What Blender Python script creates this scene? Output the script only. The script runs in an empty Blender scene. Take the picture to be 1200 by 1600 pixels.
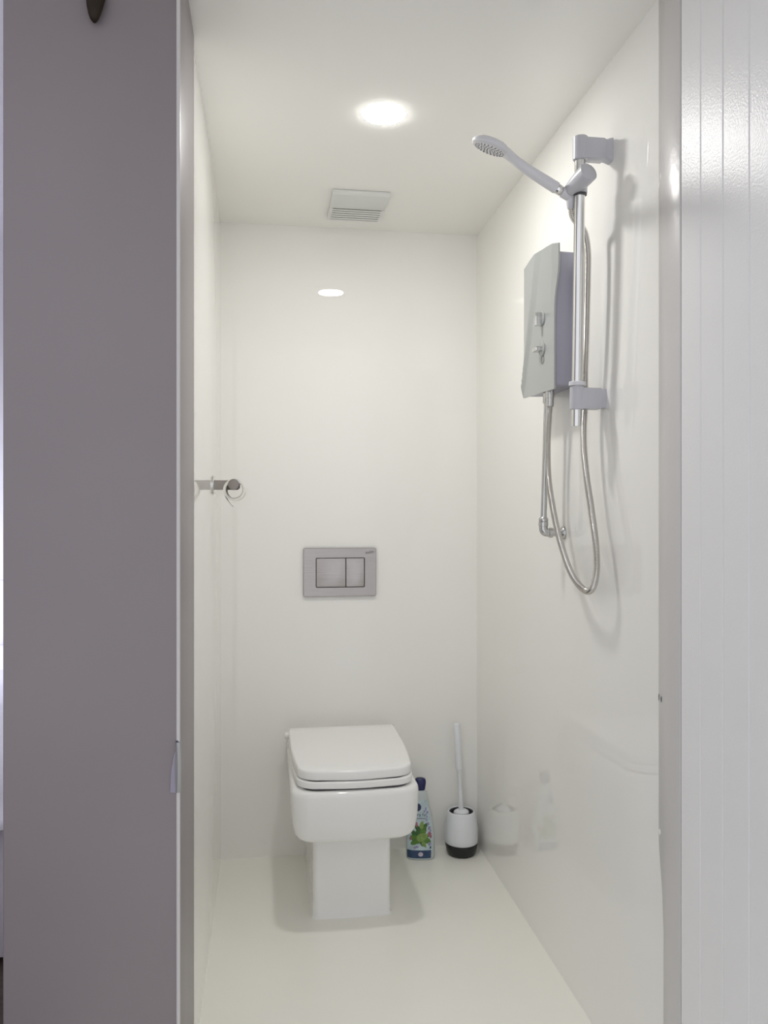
import bpy, bmesh, math, random
from mathutils import Vector, Matrix, noise
sc = bpy.context.scene
C = sc.collection
PI = math.pi
random.seed(4)

# ------------------------------------------------------------------ camera, world, light, exposure
cam_d = bpy.data.cameras.new('camera'); cam = bpy.data.objects.new('camera', cam_d); C.objects.link(cam)
cam_d.sensor_fit = 'VERTICAL'; cam_d.sensor_height = 32.0; cam_d.sensor_width = 24.0
cam_d.lens = 25.0
cam_d.clip_start = 0.02
YAW = math.atan(185 / 1250)
cam.location = (0, 0, 1.2)
cam.rotation_euler = (math.radians(90), 0, -YAW)
sc.camera = cam

LAMP_L = 206.0
WORLD = 1.2
world = bpy.data.worlds.new('world'); sc.world = world
world.use_nodes = True
wb = world.node_tree.nodes['Background']
wb.inputs['Color'].default_value = (0.86, 0.87, 0.92, 1)
wb.inputs['Strength'].default_value = WORLD
world.cycles.sampling_method = 'NONE'

sun_d = bpy.data.lights.new('window_daylight', 'AREA')
sun_d.shape = 'RECTANGLE'; sun_d.size = 0.8; sun_d.size_y = 0.9
sun_d.energy = 12; sun_d.color = (0.86, 0.88, 1.0); sun_d.spread = math.radians(60)
sun_o = bpy.data.objects.new('window_daylight', sun_d); C.objects.link(sun_o)
sun_o.location = (-2.52, 2.0, 1.75)
sun_o.rotation_euler = (Vector((-1.0, 3.4, 0.55)) - Vector(sun_o.location)).to_track_quat('-Z', 'Y').to_euler()

sc.view_settings.view_transform = 'Standard'
sc.view_settings.look = 'None'
sc.view_settings.gamma = 1
sc.view_settings.use_curve_mapping = False
sc.view_settings.exposure = 0.0
sc.cycles.use_denoising = True
sc.cycles.max_bounces = 14
sc.cycles.diffuse_bounces = 8
sc.cycles.glossy_bounces = 6
sc.cycles.sample_clamp_indirect = 8.0
sc.cycles.caustics_reflective = False
sc.cycles.blur_glossy = 0.5

# ------------------------------------------------------------------ materials
def mat(name, col, rough=0.5, metal=0.0, spec=0.5, bump=0.0, bscale=60.0, var=0.0, vscale=4.0,
        stretch=None, coat=0.0, trans=0.0, ior=1.45, aniso=0.0):
    m = bpy.data.materials.new(name); m.use_nodes = True
    nt = m.node_tree; b = nt.nodes['Principled BSDF']
    b.inputs['Base Color'].default_value = (*col, 1)
    b.inputs['Roughness'].default_value = rough
    b.inputs['Metallic'].default_value = metal
    b.inputs['IOR'].default_value = ior
    b.inputs['Specular IOR Level'].default_value = spec
    b.inputs['Coat Weight'].default_value = coat
    b.inputs['Coat Roughness'].default_value = 0.05
    b.inputs['Transmission Weight'].default_value = trans
    tc = nt.nodes.new('ShaderNodeTexCoord'); vec = tc.outputs['Object']
    if stretch:
        mp = nt.nodes.new('ShaderNodeMapping'); mp.inputs['Scale'].default_value = stretch
        nt.links.new(vec, mp.inputs['Vector']); vec = mp.outputs['Vector']
    if var > 0:
        n = nt.nodes.new('ShaderNodeTexNoise'); n.inputs['Scale'].default_value = vscale
        n.inputs['Detail'].default_value = 4
        nt.links.new(vec, n.inputs['Vector'])
        r = nt.nodes.new('ShaderNodeMapRange')
        r.inputs['From Min'].default_value = 0.3; r.inputs['From Max'].default_value = 0.7
        r.inputs['To Min'].default_value = 1 - var; r.inputs['To Max'].default_value = 1 + var * 0.3
        nt.links.new(n.outputs['Fac'], r.inputs['Value'])
        mx = nt.nodes.new('ShaderNodeMix'); mx.data_type = 'RGBA'; mx.blend_type = 'MULTIPLY'
        mx.inputs['Factor'].default_value = 1
        mx.inputs['A'].default_value = (*col, 1)
        nt.links.new(r.outputs['Result'], mx.inputs['B'])
        nt.links.new(mx.outputs['Result'], b.inputs['Base Color'])
    if bump > 0:
        n2 = nt.nodes.new('ShaderNodeTexNoise'); n2.inputs['Scale'].default_value = bscale
        n2.inputs['Detail'].default_value = 3
        nt.links.new(vec, n2.inputs['Vector'])
        bp = nt.nodes.new('ShaderNodeBump'); bp.inputs['Strength'].default_value = bump
        bp.inputs['Distance'].default_value = 0.002
        nt.links.new(n2.outputs['Fac'], bp.inputs['Height'])
        nt.links.new(bp.outputs['Normal'], b.inputs['Normal'])
    return m

M = {}
M['panel'] = mat('gloss_wall_panel', (0.835, 0.826, 0.796), 0.012, var=0.012, vscale=1.5)
M['ceil'] = mat('gloss_ceiling_panel', (0.828, 0.820, 0.792), 0.10, var=0.012, vscale=1.5)
M['floor'] = mat('floor_vinyl', (0.865, 0.858, 0.795), 0.2, bump=0.04, bscale=180, var=0.02, vscale=3)
M['grey'] = mat('grey_paint', (0.245, 0.216, 0.226), 0.38, bump=0.03, bscale=40, var=0.05, vscale=2.5)
M['bead'] = mat('edge_bead', (0.60, 0.58, 0.57), 0.25, bump=0.05)
M['plank'] = mat('white_gloss_paint', (0.81, 0.81, 0.815), 0.34, spec=0.38, bump=0.28, bscale=240, var=0.02)
M['post'] = mat('post_paint', (0.60, 0.585, 0.575), 0.3, bump=0.2, bscale=70, var=0.03)
M['ceramic'] = mat('white_ceramic', (0.82, 0.82, 0.81), 0.05, var=0.01)
M['seatp'] = mat('white_seat_plastic', (0.84, 0.838, 0.83), 0.16, var=0.01)
M['gap_shade'] = mat('gap_shade_tone', (0.06, 0.06, 0.06), 0.6, var=0.1)  # painted shade for the gaps around the toilet seat
M['white'] = mat('white_plastic', (0.66, 0.66, 0.69), 0.22, var=0.02)
M['brushw'] = mat('brush_white_plastic', (0.74, 0.76, 0.79), 0.3, var=0.02)
M['bracket'] = mat('grey_white_plastic', (0.50, 0.50, 0.54), 0.25, var=0.02)
M['nozzle'] = mat('dark_rubber', (0.07, 0.07, 0.09), 0.5, var=0.1)
M['chrome'] = mat('chrome', (0.72, 0.72, 0.71), 0.09, 1.0, var=0.03, vscale=20)
M['hose'] = mat('hose_steel', (0.60, 0.58, 0.55), 0.2, 1.0, var=0.08, vscale=120)
M['pewter'] = mat('satin_fitting', (0.55, 0.55, 0.54), 0.25, 1.0, var=0.06, vscale=40)
M['steel'] = mat('brushed_steel', (0.46, 0.432, 0.415), 0.27, 1.0, var=0.10, vscale=6, bump=0.12, bscale=40, stretch=(2, 2, 90))
M['steel2'] = mat('dull_steel', (0.29, 0.26, 0.235), 0.34, 1.0, var=0.10, vscale=30)
M['heat_f'] = mat('silver_cover', (0.40, 0.415, 0.408), 0.22, 0.3, var=0.02)
M['heat_b'] = mat('bluish_grey_case', (0.36, 0.355, 0.43), 0.4, var=0.02)
M['black'] = mat('black_plastic', (0.012, 0.012, 0.013), 0.35, var=0.1)
M['dark'] = mat('dark_grey_inner', (0.06, 0.06, 0.065), 0.5, var=0.1)
M['paper'] = mat('tissue_paper', (0.83, 0.82, 0.78), 0.9, bump=0.2, bscale=200, var=0.02)
M['core'] = mat('card_core', (0.50, 0.475, 0.43), 0.9, bump=0.1, var=0.05)  # card colour, greyed to put the shade inside the tube into it
M['vent'] = mat('vent_plastic', (0.66, 0.67, 0.655), 0.35, var=0.02)
M['ventd'] = mat('vent_gap_shade', (0.16, 0.16, 0.16), 0.6, var=0.05)  # dark colour painted as the shade behind the louvres
M['hookm'] = mat('dark_brown_iron', (0.030, 0.020, 0.012), 0.55, spec=0.25, bump=0.5, bscale=60, var=0.3, vscale=30)
M['catch'] = mat('catch_metal', (0.36, 0.36, 0.36), 0.3, 0.3, var=0.05)
M['lip'] = mat('catch_reflection', (0.30, 0.28, 0.34), 0.35, var=0.05)  # tone painted as the catch's reflection in the glossy partition
M['bottle'] = mat('pale_bottle_plastic', (0.60, 0.66, 0.67), 0.2, var=0.03, trans=0.15)
M['navy'] = mat('navy_plastic', (0.012, 0.016, 0.09), 0.3, var=0.1)
M['cloud'] = mat('print_pale_blue', (0.50, 0.61, 0.66), 0.3, var=0.25, vscale=45)
M['band'] = mat('print_dark_blue', (0.035, 0.07, 0.15), 0.3, var=0.3, vscale=60)
M['leaf1'] = mat('print_leaf_green', (0.10, 0.22, 0.04), 0.3, var=0.35, vscale=90)
M['leaf2'] = mat('print_leaf_dark', (0.045, 0.13, 0.035), 0.3, var=0.35, vscale=90)
M['leaf3'] = mat('print_leaf_light', (0.22, 0.34, 0.09), 0.3, var=0.3, vscale=90)
M['pink'] = mat('print_pink', (0.36, 0.13, 0.18), 0.3, var=0.3, vscale=90)
M['lilac'] = mat('print_lilac', (0.33, 0.30, 0.47), 0.3, var=0.3, vscale=90)
M['emb'] = mat('print_emblem', (0.55, 0.50, 0.60), 0.3, var=0.15, vscale=90)
M['ink'] = mat('print_ink', (0.04, 0.06, 0.12), 0.3, var=0.1)
M['bedwall'] = mat('bedroom_wall_paint', (0.76, 0.75, 0.78), 0.7, var=0.03)
M['bedfab'] = mat('white_cotton', (0.78, 0.77, 0.84), 0.85, bump=0.2, bscale=200, var=0.02)
M['valance'] = mat('lavender_valance', (0.50, 0.465, 0.52), 0.85, bump=0.2, bscale=200, var=0.05)
M['wood'] = mat('brown_floorboards', (0.10, 0.075, 0.065), 0.45, bump=0.2, bscale=30, var=0.4, vscale=6, stretch=(1, 8, 1))
M['glass'] = mat('window_glass', (0.95, 0.97, 1.0), 0.02, trans=1.0)
m = bpy.data.materials.new('lamp_diffuser'); m.use_nodes = True
nb = m.node_tree.nodes['Principled BSDF']
nb.inputs['Base Color'].default_value = (0.9, 0.9, 0.88, 1)
nb.inputs['Emission Color'].default_value = (1.0, 0.99, 0.962, 1)
nb.inputs['Emission Strength'].default_value = LAMP_L
M['lamp'] = m

# ------------------------------------------------------------------ helpers
def link(name, bm, m, parent=None, smooth=False, recalc=True):
    if recalc: bmesh.ops.recalc_face_normals(bm, faces=bm.faces[:])
    me = bpy.data.meshes.new(name); bm.to_mesh(me); bm.free()
    o = bpy.data.objects.new(name, me); C.objects.link(o)
    mm = m if isinstance(m, list) else [m]
    for k in mm: me.materials.append(k)
    if smooth is True:
        me.polygons.foreach_set('use_smooth', [True] * len(me.polygons))
    elif smooth:
        me.polygons.foreach_set('use_smooth', [True] * len(me.polygons))
        me.set_sharp_from_angle(angle=math.radians(smooth))
    if parent: o.parent = parent
    me.update()
    return o
def tag(o, label, cat=None, group=None, kind=None):
    o['label'] = label
    if cat: o['category'] = cat
    if group: o['group'] = group
    if kind: o['kind'] = kind
    return o
def thing(name, loc, label, cat, group=None):
    o = bpy.data.objects.new(name, None); C.objects.link(o); o.location = loc; o.empty_display_size = 0.05
    return tag(o, label, cat, group)
def put(o, bm_world=True):
    """keep world coordinates when a mesh built in world space hangs under an Empty"""
    o.matrix_parent_inverse = Matrix.Translation(o.parent.matrix_basis.translation).inverted() if o.parent else Matrix()
    return o
def part(name, bm, m, root, smooth=False, label=None, world=True):
    o = link(name, bm, m, root, smooth)
    if world:
        top = root
        while top.parent: top = top.parent
        if root is top:
            o.matrix_parent_inverse = top.matrix_basis.inverted()
    if label: o['label'] = label
    return o
def struct(name, bm, m, label=None, smooth=False):
    o = link(name, bm, m, None, smooth); o['kind'] = 'structure'
    if label: o['label'] = label
    return o
def box(bm, x0, x1, y0, y1, z0, z1, bev=0.0, seg=2, mi=0):
    r = bmesh.ops.create_cube(bm, size=1)
    vs = r['verts']
    bmesh.ops.scale(bm, vec=(x1 - x0, y1 - y0, z1 - z0), verts=vs)
    bmesh.ops.translate(bm, vec=((x0 + x1) / 2, (y0 + y1) / 2, (z0 + z1) / 2), verts=vs)
    fs = set(f for v in vs for f in v.link_faces)
    for f in fs: f.material_index = mi
    if bev > 0:
        es = list(set(e for v in vs for e in v.link_edges))
        bmesh.ops.bevel(bm, geom=es, offset=bev, segments=seg, affect='EDGES', profile=0.5)
    return bm
def nbox(*a, **k):
    bm = bmesh.new(); return box(bm, *a, **k)
def loft(bm, rings, cap0=True, cap1=True, closed=True, mi=0):
    vr = [[bm.verts.new(p) for p in r] for r in rings]
    n = len(rings[0])
    for a, b in zip(vr, vr[1:]):
        for i in range(n if closed else n - 1):
            j = (i + 1) % n
            f = bm.faces.new((a[i], a[j], b[j], b[i])); f.material_index = mi
    if closed and cap0: bm.faces.new(vr[0][::-1]).material_index = mi
    if closed and cap1: bm.faces.new(vr[-1]).material_index = mi
    return vr
def basis(d):
    d = Vector(d).normalized()
    u = d.cross(Vector((0, 0, 1)))
    if u.length < 1e-3: u = d.cross(Vector((0, 1, 0)))
    u.normalize(); v = d.cross(u).normalized()
    return d, u, v
def revolve(bm, p0, p1, prof, seg=24, mi=0, cap=True):
    """prof: list of (t along p0->p1 in metres, radius)"""
    p0 = Vector(p0); d, u, v = basis(Vector(p1) - p0)
    rings = []
    for t, r in prof:
        c = p0 + d * t; r = max(r, 1e-4)
        rings.append([c + u * (r * math.cos(2 * PI * k / seg)) + v * (r * math.sin(2 * PI * k / seg)) for k in range(seg)])
    loft(bm, rings, cap, cap, True, mi)
    return bm
def rod(bm, p0, p1, r, seg=20, bev=0.0, mi=0):
    L = (Vector(p1) - Vector(p0)).length
    pr = [(0, r - bev), (bev, r), (L - bev, r), (L, r - bev)] if bev else [(0, r), (L, r)]
    return revolve(bm, p0, p1, pr, seg, mi)
def spline(pts, n):
    """Catmull-Rom through pts, resampled at n equal steps"""
    P = [Vector(p) for p in pts]
    P = [P[0] * 2 - P[1]] + P + [P[-1] * 2 - P[-2]]
    out = []
    for i in range(1, len(P) - 2):
        for k in range(24):
            t = k / 24
            a, b, c, d = P[i - 1], P[i], P[i + 1], P[i + 2]
            out.append(0.5 * ((2 * b) + (c - a) * t + (2 * a - 5 * b + 4 * c - d) * t * t + (3 * b - a - 3 * c + d) * t ** 3))
    out.append(P[-2])
    L = [0]
    for a, b in zip(out, out[1:]): L.append(L[-1] + (b - a).length)
    res = []; j = 0
    for k in range(n + 1):
        s = L[-1] * k / n
        while j < len(L) - 2 and L[j + 1] < s: j += 1
        f = (s - L[j]) / max(1e-9, L[j + 1] - L[j])
        res.append(out[j].lerp(out[j + 1], min(1, f)))
    return res, L[-1]
def tube(bm, path, rad, seg=12):
    N = len(path)
    T = [(path[min(i + 1, N - 1)] - path[max(i - 1, 0)]).normalized() for i in range(N)]
    _, u, v = basis(T[0]); rings = []
    for i in range(N):
        u = (u - T[i] * u.dot(T[i])).normalized(); v = T[i].cross(u)
        r = rad(i) if callable(rad) else rad
        rings.append([path[i] + u * (r * math.cos(2 * PI * k / seg)) + v * (r * math.sin(2 * PI * k / seg)) for k in range(seg)])
    loft(bm, rings)
def prism(bm, pts, axis, a0, a1, mi=0):
    """extrude 2-D outline pts along axis ('x','y','z')"""
    def mk(p, a):
        return {'x': (a, p[0], p[1]), 'y': (p[0], a, p[1]), 'z': (p[0], p[1], a)}[axis]
    loft(bm, [[mk(p, a0) for p in pts], [mk(p, a1) for p in pts]], mi=mi)
    return bm
def bevel_all(bm, off, seg=2, ang=30):
    bm.normal_update()
    es = [e for e in bm.edges if len(e.link_faces) == 2 and e.calc_face_angle(0) > math.radians(ang)]
    bmesh.ops.bevel(bm, geom=es, offset=off, segments=seg, affect='EDGES', profile=0.5, clamp_overlap=True)
    return bm
def rrect(w, h, r, n=6):
    """rounded rectangle outline centred on 0"""
    o = []
    for cx, cy, a in ((w / 2 - r, h / 2 - r, 0), (-w / 2 + r, h / 2 - r, 90), (-w / 2 + r, -h / 2 + r, 180), (w / 2 - r, -h / 2 + r, 270)):
        for k in range(n + 1):
            t = math.radians(a + 90 * k / n); o.append((cx + r * math.cos(t), cy + r * math.sin(t)))
    return o

# ------------------------------------------------------------------ dimensions (metres)
XL, XR, YB, H = -0.153, 0.757, 2.815, 2.2
YF = 1.43            # front plane of the grey partition end
PX0 = -0.439        # its left edge
YN = -0.35           # near end of the entry walls

# ------------------------------------------------------------------ structure
struct('floor', nbox(PX0, 0.9, YN, YB + 0.1, -0.08, 0.0), M['floor'], 'cream smooth floor of the wet room')
struct('ceiling', nbox(PX0, 0.9, 0.75, YB + 0.1, H, H + 0.08), M['ceil'], 'glossy white ceiling of the wet room')
struct('wall_back', nbox(XL - 0.2, XR + 0.1, YB, YB + 0.1, 0, H), M['panel'], 'glossy cream panel wall behind the toilet')
struct('wall_left', nbox(PX0 + 0.002, XL, 1.72, YB, 0, H), M['panel'], 'glossy cream panel wall carrying the roll holder')
struct('wall_right', nbox(XR, XR + 0.1, 1.372, YB, 0, H), M['panel'], 'glossy cream panel wall carrying the shower')
struct('wall_front', bevel_all(nbox(PX0, XL + 0.0045, YF, 1.722, 0, H), 0.003, 3), M['grey'], 'grey painted end of the partition left of the wet room', smooth=40)
# pale bead along the front corner of the partition
bm = bmesh.new(); rod(bm, (XL + 0.0025, YF + 0.0005, 0), (XL + 0.0025, YF + 0.0005, H), 0.0034, 12)
struct('trim_1', bm, M['bead'], 'thin pale bead on the corner of the grey partition', smooth=40)
# post beside the shower wall, cut back near the floor
bm = prism(bmesh.new(), [(1.374, 0), (1.436, 0), (1.436, 0.40), (1.441, 0.47), (1.4545, 0.56), (1.4545, H), (1.374, H)], 'x', XR - 0.0045, XR + 0.0125)
bevel_all(bm, 0.0015, 2)
tr2 = struct('trim_2', bm, M['post'], 'glossy grey-white post between shower wall and planks', smooth=40)
for nm, y, z, a, b, mm in (('paint_chip', 1.449, 0.583, 0.004, 0.006, 'paper'), ('scuff_mark', 1.4525, 0.842, 0.0012, 0.007, 'dark'), ('scuff_mark', 1.4435, 0.840, 0.0018, 0.006, 'dark'),
                           ('paint_chip', 1.451, 1.832, 0.002, 0.005, 'paper'), ('paint_chip', 1.446, 1.846, 0.002, 0.006, 'paper')):
    bm = prism(bmesh.new(), [(y + a * math.cos(q * PI / 3.5) * (1 + 0.3 * math.sin(3 * q)), z + b * math.sin(q * PI / 3.5)) for q in range(7)], 'x', XR - 0.0049, XR - 0.0042)
    link(nm, bm, M[mm], tr2)
# plank wall on the right of the entry
bm = nbox(XR + 0.012, XR + 0.1, YN, 1.372, 0, H)
pw = struct('wall_entry', bm, M['plank'], 'white vertical boarded wall right of the wet room')
edges = [1.3725, 1.3055, 1.2365, 1.1630]
while edges[-1] - 0.0715 > YN: edges.append(edges[-1] - 0.0715)
for k, (y1, y0) in enumerate(zip(edges, edges[1:])):
    bm = nbox(XR - 0.003, XR + 0.013, y0 + 0.0003, y1 - 0.0003, 0.0, H, bev=0.0021, seg=1)
    o = link('plank', bm, M['plank'], pw)

# ------------------------------------------------------------------ bedroom seen through the slit on the left
struct('floor_bedroom', nbox(-2.6, PX0, YN, 4.0, -0.08, 0.0), M['wood'], 'brown floor of the room beyond the partition')
struct('wall_bedroom_back', nbox(-2.6, PX0 + 0.2, 3.72, 3.82, 0, 2.4), M['bedwall'], 'pale lavender wall behind the bed')
bm = bmesh.new()
for a in ((YN, 1.7, 0, 2.4), (2.9, 3.8, 0, 2.4), (1.7, 2.9, 0, 0.9), (1.7, 2.9, 2.0, 2.4)):
    box(bm, -2.7, -2.6, a[0], a[1], a[2], a[3])
struct('wall_bedroom_left', bm, M['bedwall'], 'pale lavender wall with the bedroom window')
wf = bmesh.new()
for a in ((1.7, 2.9, 0.9, 0.95), (1.7, 2.9, 1.95, 2.0), (1.7, 1.75, 0.95, 1.95), (2.85, 2.9, 0.95, 1.95), (2.27, 2.33, 0.95, 1.95)):
    box(wf, -2.68, -2.62, *a)
wfo = struct('window_1', wf, M['white'], 'white framed bedroom window')
struct('ceiling_bedroom', nbox(-2.7, PX0, 0.75, 3.82, 2.4, 2.48), M['bedwall'], 'pale ceiling of the bedroom')
struct('wall_bedroom_right', nbox(PX0 - 0.0, XL - 0.05, YB + 0.101, 3.72, 0, 2.4), M['bedwall'], 'bedroom side of the wet room wall')

bed = thing('bed', (-1.25, 2.95, 0), 'pale bed with lavender valance beyond the left edge of the grey partition', 'bed')
bm = nbox(-1.92, -0.585, 2.235, 3.66, 0.02, 0.40, bev=0.012)
part('valance', bm, M['valance'], bed, 40)
bm = nbox(-1.92, -0.59, 2.24, 3.65, 0.40, 0.58, bev=0.05, seg=4)
part('mattress', bm, M['bedfab'], bed, 40)
bm = nbox(-1.98, -0.55, 3.655, 3.715, 0.0, 0.905, bev=0.012)
part('headboard', bm, M['bedfab'], bed, 40)
bm = bmesh.new(); NX, NP = 60, 60
rows = []
prof = [(3.60, 0.615), (2.9, 0.635), (2.36, 0.625), (2.25, 0.605), (2.205, 0.55), (2.195, 0.46), (2.20, 0.375)]
pp, _ = spline([(0, y, z) for y, z in prof], NP)
for i in range(NP + 1):
    r = []
    for j in range(NX + 1):
        x = -1.95 + (1.95 - 0.552) * j / NX
        p = pp[i]
        n1 = noise.noise(Vector((x * 5, p.y * 9, p.z * 14))) * 0.022 + noise.noise(Vector((x * 14, p.y * 17, p.z * 30))) * 0.010
        k = 1 if p.z < 0.58 else 0.5
        edge = max(0.0, (x - (-0.585)) / 0.033); edge2 = max(0.0, ((-1.92) - x) / 0.03)
        dz = -0.05 * (edge ** 2 + edge2 ** 2) if p.z > 0.5 else 0
        r.append((x, p.y - 0.012 * k + (n1 if p.z < 0.6 else 0), p.z + 0.006 + (abs(n1) if p.z >= 0.6 else 0) + dz))
    rows.append(r)
loft(bm, rows, closed=False)
du = link('duvet', bm, M['bedfab'], None, True)
sd = du.modifiers.new('thick', 'SOLIDIFY'); sd.thickness = 0.012; sd.offset = 1
tag(du, 'crumpled white duvet spread over the bed beyond the grey partition', 'duvet')

# ------------------------------------------------------------------ ceiling lamp
LX, LY = 0.294, 1.988
t = thing('ceiling_downlight', (LX, LY, H), 'round white glowing downlight in the wet room ceiling', 'ceiling light')
bm = revolve(bmesh.new(), (LX, LY, H - 0.0005), (LX, LY, 0), [(0, 0.0570), (0.0002, 0.0568), (0.0004, 0.0562), (0.0004, 0.0543), (0, 0.0541)], 48, cap=False)
part('bezel', bm, M['white'], t, 40)
bm = revolve(bmesh.new(), (LX, LY, H - 0.0004), (LX, LY, 0), [(0, 0.0540), (0.0009, 0.0537), (0.0022, 0.0480), (0.0030, 0.036), (0.0034, 0.02), (0.0035, 0.0005)], 48)
part('diffuser', bm, M['lamp'], t, 60)

# ------------------------------------------------------------------ extractor vent
t = thing('extractor_vent', (0.295, 2.59, H), 'flat pale square extractor grille in ceiling near back wall', 'vent')
VX0, VX1, VY0, VY1 = 0.205, 0.386, 2.470, 2.700
ZV = H - 0.014
bm = prism(bmesh.new(), [(VY0, H - 0.0005), (VY1, H - 0.0005), (VY1, ZV + 0.006), (2.593, ZV + 0.006), (2.593, ZV), (VY0 + 0.009, ZV), (VY0, ZV + 0.006)], 'x', VX0, VX1)
bevel_all(bm, 0.0015, 2)
part('cover', bm, M['vent'], t, 40)
bm = nbox(VX0 + 0.012, VX1 - 0.012, 2.602, VY1 - 0.012, ZV + 0.0050, ZV + 0.0061)  # dark sheet standing in for the shade between the slats
part('slat_shade', bm, M['ventd'], t)
slat0 = None
for k in range(5):
    y = 2.5985 + k * 0.0185
    bm = bmesh.new()
    prism(bm, [(y + 0.002, ZV + 0.0010), (y + 0.004, ZV + 0.0025), (y + 0.0135, ZV + 0.0010), (y + 0.0125, ZV - 0.0005)], 'x', VX0 + 0.010, VX1 - 0.010)
    part('slat', bm, M['vent'], t)
bm = bmesh.new()
for a in ((VX0, VX0 + 0.011, 2.594, VY1), (VX1 - 0.011, VX1, 2.594, VY1), (VX0 + 0.011, VX1 - 0.011, VY1 - 0.009, VY1)):
    box(bm, a[0], a[1], a[2], a[3], ZV, ZV + 0.0065)
part('frame', bm, M['vent'], t)

# ------------------------------------------------------------------ hook and catch on the grey partition
t = thing('coat_hook', (-0.289, YF, 2.035), 'dark brown tapered hook at the top of the grey partition', 'hook')
rings = []
for z, hw, y, th in ((2.0345, 0.003, 0.010, 0.004), (2.038, 0.0065, 0.012, 0.006), (2.046, 0.0100, 0.013, 0.008), (2.058, 0.0130, 0.013, 0.010),
                     (2.072, 0.0160, 0.012, 0.011), (2.080, 0.0165, 0.011, 0.011), (2.092, 0.0150, 0.010, 0.009), (2.110, 0.0120, 0.009, 0.008), (2.135, 0.013, 0.007, 0.006), (2.15, 0.006, 0.006, 0.005)):
    cx = -0.2885 + (z - 2.035) * 0.06; cy = YF - y
    rings.append([(cx + hw * math.cos(2 * PI * k / 16), cy + th * math.sin(2 * PI * k / 16), z) for k in range(16)])
bm = bmesh.new(); loft(bm, rings)
part('hook_body', bm, M['hookm'], t, True)
bm = prism(bmesh.new(), [(-0.287 + p[0], 2.115 + p[1]) for p in rrect(0.03, 0.085, 0.012)], 'y', YF - 0.005, YF + 0.0005)
part('back_plate', bm, M['hookm'], t, 40)

t = thing('door_catch', (-0.151, YF, 0.756), 'small curved grey catch plate on the corner of the grey partition', 'door catch')
bm = bmesh.new(); rows = []
for k in range(13):
    f = k / 12; z = 0.713 + 0.087 * f
    bow = math.sin(PI * f) ** 0.6
    rows.append([(-0.1535 - 0.0005 - 0.0015 * bow, YF - 0.0005 - 0.003 * bow, z), (-0.1525 + 0.002 * bow, YF - 0.0045 - 0.004 * bow, z),
                 (-0.1475 + 0.001 * bow, YF - 0.0045 - 0.003 * bow, z), (-0.1455, YF - 0.0005, z), (-0.150, YF + 0.001, z)])
loft(bm, rows)
part('cover_strip', bm, M['catch'], t, 40)
bm = prism(bmesh.new(), [(-0.1645, 0.7125), (-0.1540, 0.7115), (-0.1540, 0.786), (-0.1575, 0.780), (-0.1625, 0.750)], 'y', YF - 0.0022, YF + 0.0003)  # thin plate standing in for a reflection on the partition paint
bevel_all(bm, 0.0008, 2)
part('reflection_patch', bm, M['lip'], t, label='painted pale reflection beside the catch strip')
bm = revolve(bmesh.new(), (-0.152, YF + 0.0005, 0.8005), (-0.152, YF - 0.01, 0.8005), [(0, 0.0026), (0.0035, 0.0026), (0.0045, 0.0016)], 12)
part('screw', bm, M['nozzle'], t, 40)

# ------------------------------------------------------------------ toilet
TX = 0.2565
t = thing('toilet', (TX, 2.53, 0), 'square white floor standing toilet with closed lid at back wall', 'toilet')
def plan(hw, yf, yb, rf, z, n=10, bulge=0.0, cx=TX, rb=0.004):
    """outline: straight back, sides, rounded front corners and a slightly bowed front"""
    o = []
    o.append((cx - hw, yb, z)); 
    m_ = 4
    for k in range(1, m_): o.append((cx - hw, yb + (yf + rf - yb) * k / m_, z))
    for k in range(n + 1):
        a = PI + (PI / 2) * k / n
        o.append((cx - hw + rf + rf * math.cos(a), yf + rf + rf * math.sin(a), z))
    for k in range(1, 6):
        x = cx - hw + rf + (2 * hw - 2 * rf) * k / 6
        o.append((x, yf - bulge * math.sin(PI * k / 6), z))
    for k in range(n + 1):
        a = -PI / 2 + (PI / 2) * k / n
        o.append((cx + hw - rf + rf * math.cos(a), yf + rf + rf * math.sin(a), z))
    for k in range(1, m_): o.append((cx + hw, yf + rf + (yb - yf - rf) * k / m_, z))
    o.append((cx + hw, yb, z))
    return o
bm = bmesh.new()
R = []
for z, hw, dy, rf in ((0.258, 0.120, 0.060, 0.03), (0.2595, 0.146, 0.034, 0.04), (0.264, 0.160, 0.021, 0.044), (0.272, 0.1695, 0.012, 0.047), (0.285, 0.1760, 0.006, 0.049),
                      (0.315, 0.1815, 0.002, 0.051), (0.36, 0.184, 0.0, 0.053), (0.395, 0.185, 0.0, 0.054), (0.404, 0.1835, 0.0015, 0.054), (0.409, 0.1795, 0.005, 0.053), (0.411, 0.174, 0.010, 0.050), (0.411, 0.12, 0.06, 0.03)):
    R.append(plan(hw, 2.248 + dy, YB - 0.0005, rf, z, bulge=0.007))
loft(bm, R)
part('bowl', bm, M['ceramic'], t, True)
bm = bmesh.new(); R = []
for z, g in ((0.0, 0.004), (0.004, 0.001), (0.05, 0.0), (0.20, 0.0), (0.275, 0.001)):
    R.append(plan(0.1155 + g, 2.362 - g - 0.00 * z, YB - 0.0005, 0.018, z, bulge=0.004, cx=TX - 0.002))
loft(bm, R)
part('pedestal', bm, M['ceramic'], t, 50)
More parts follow.
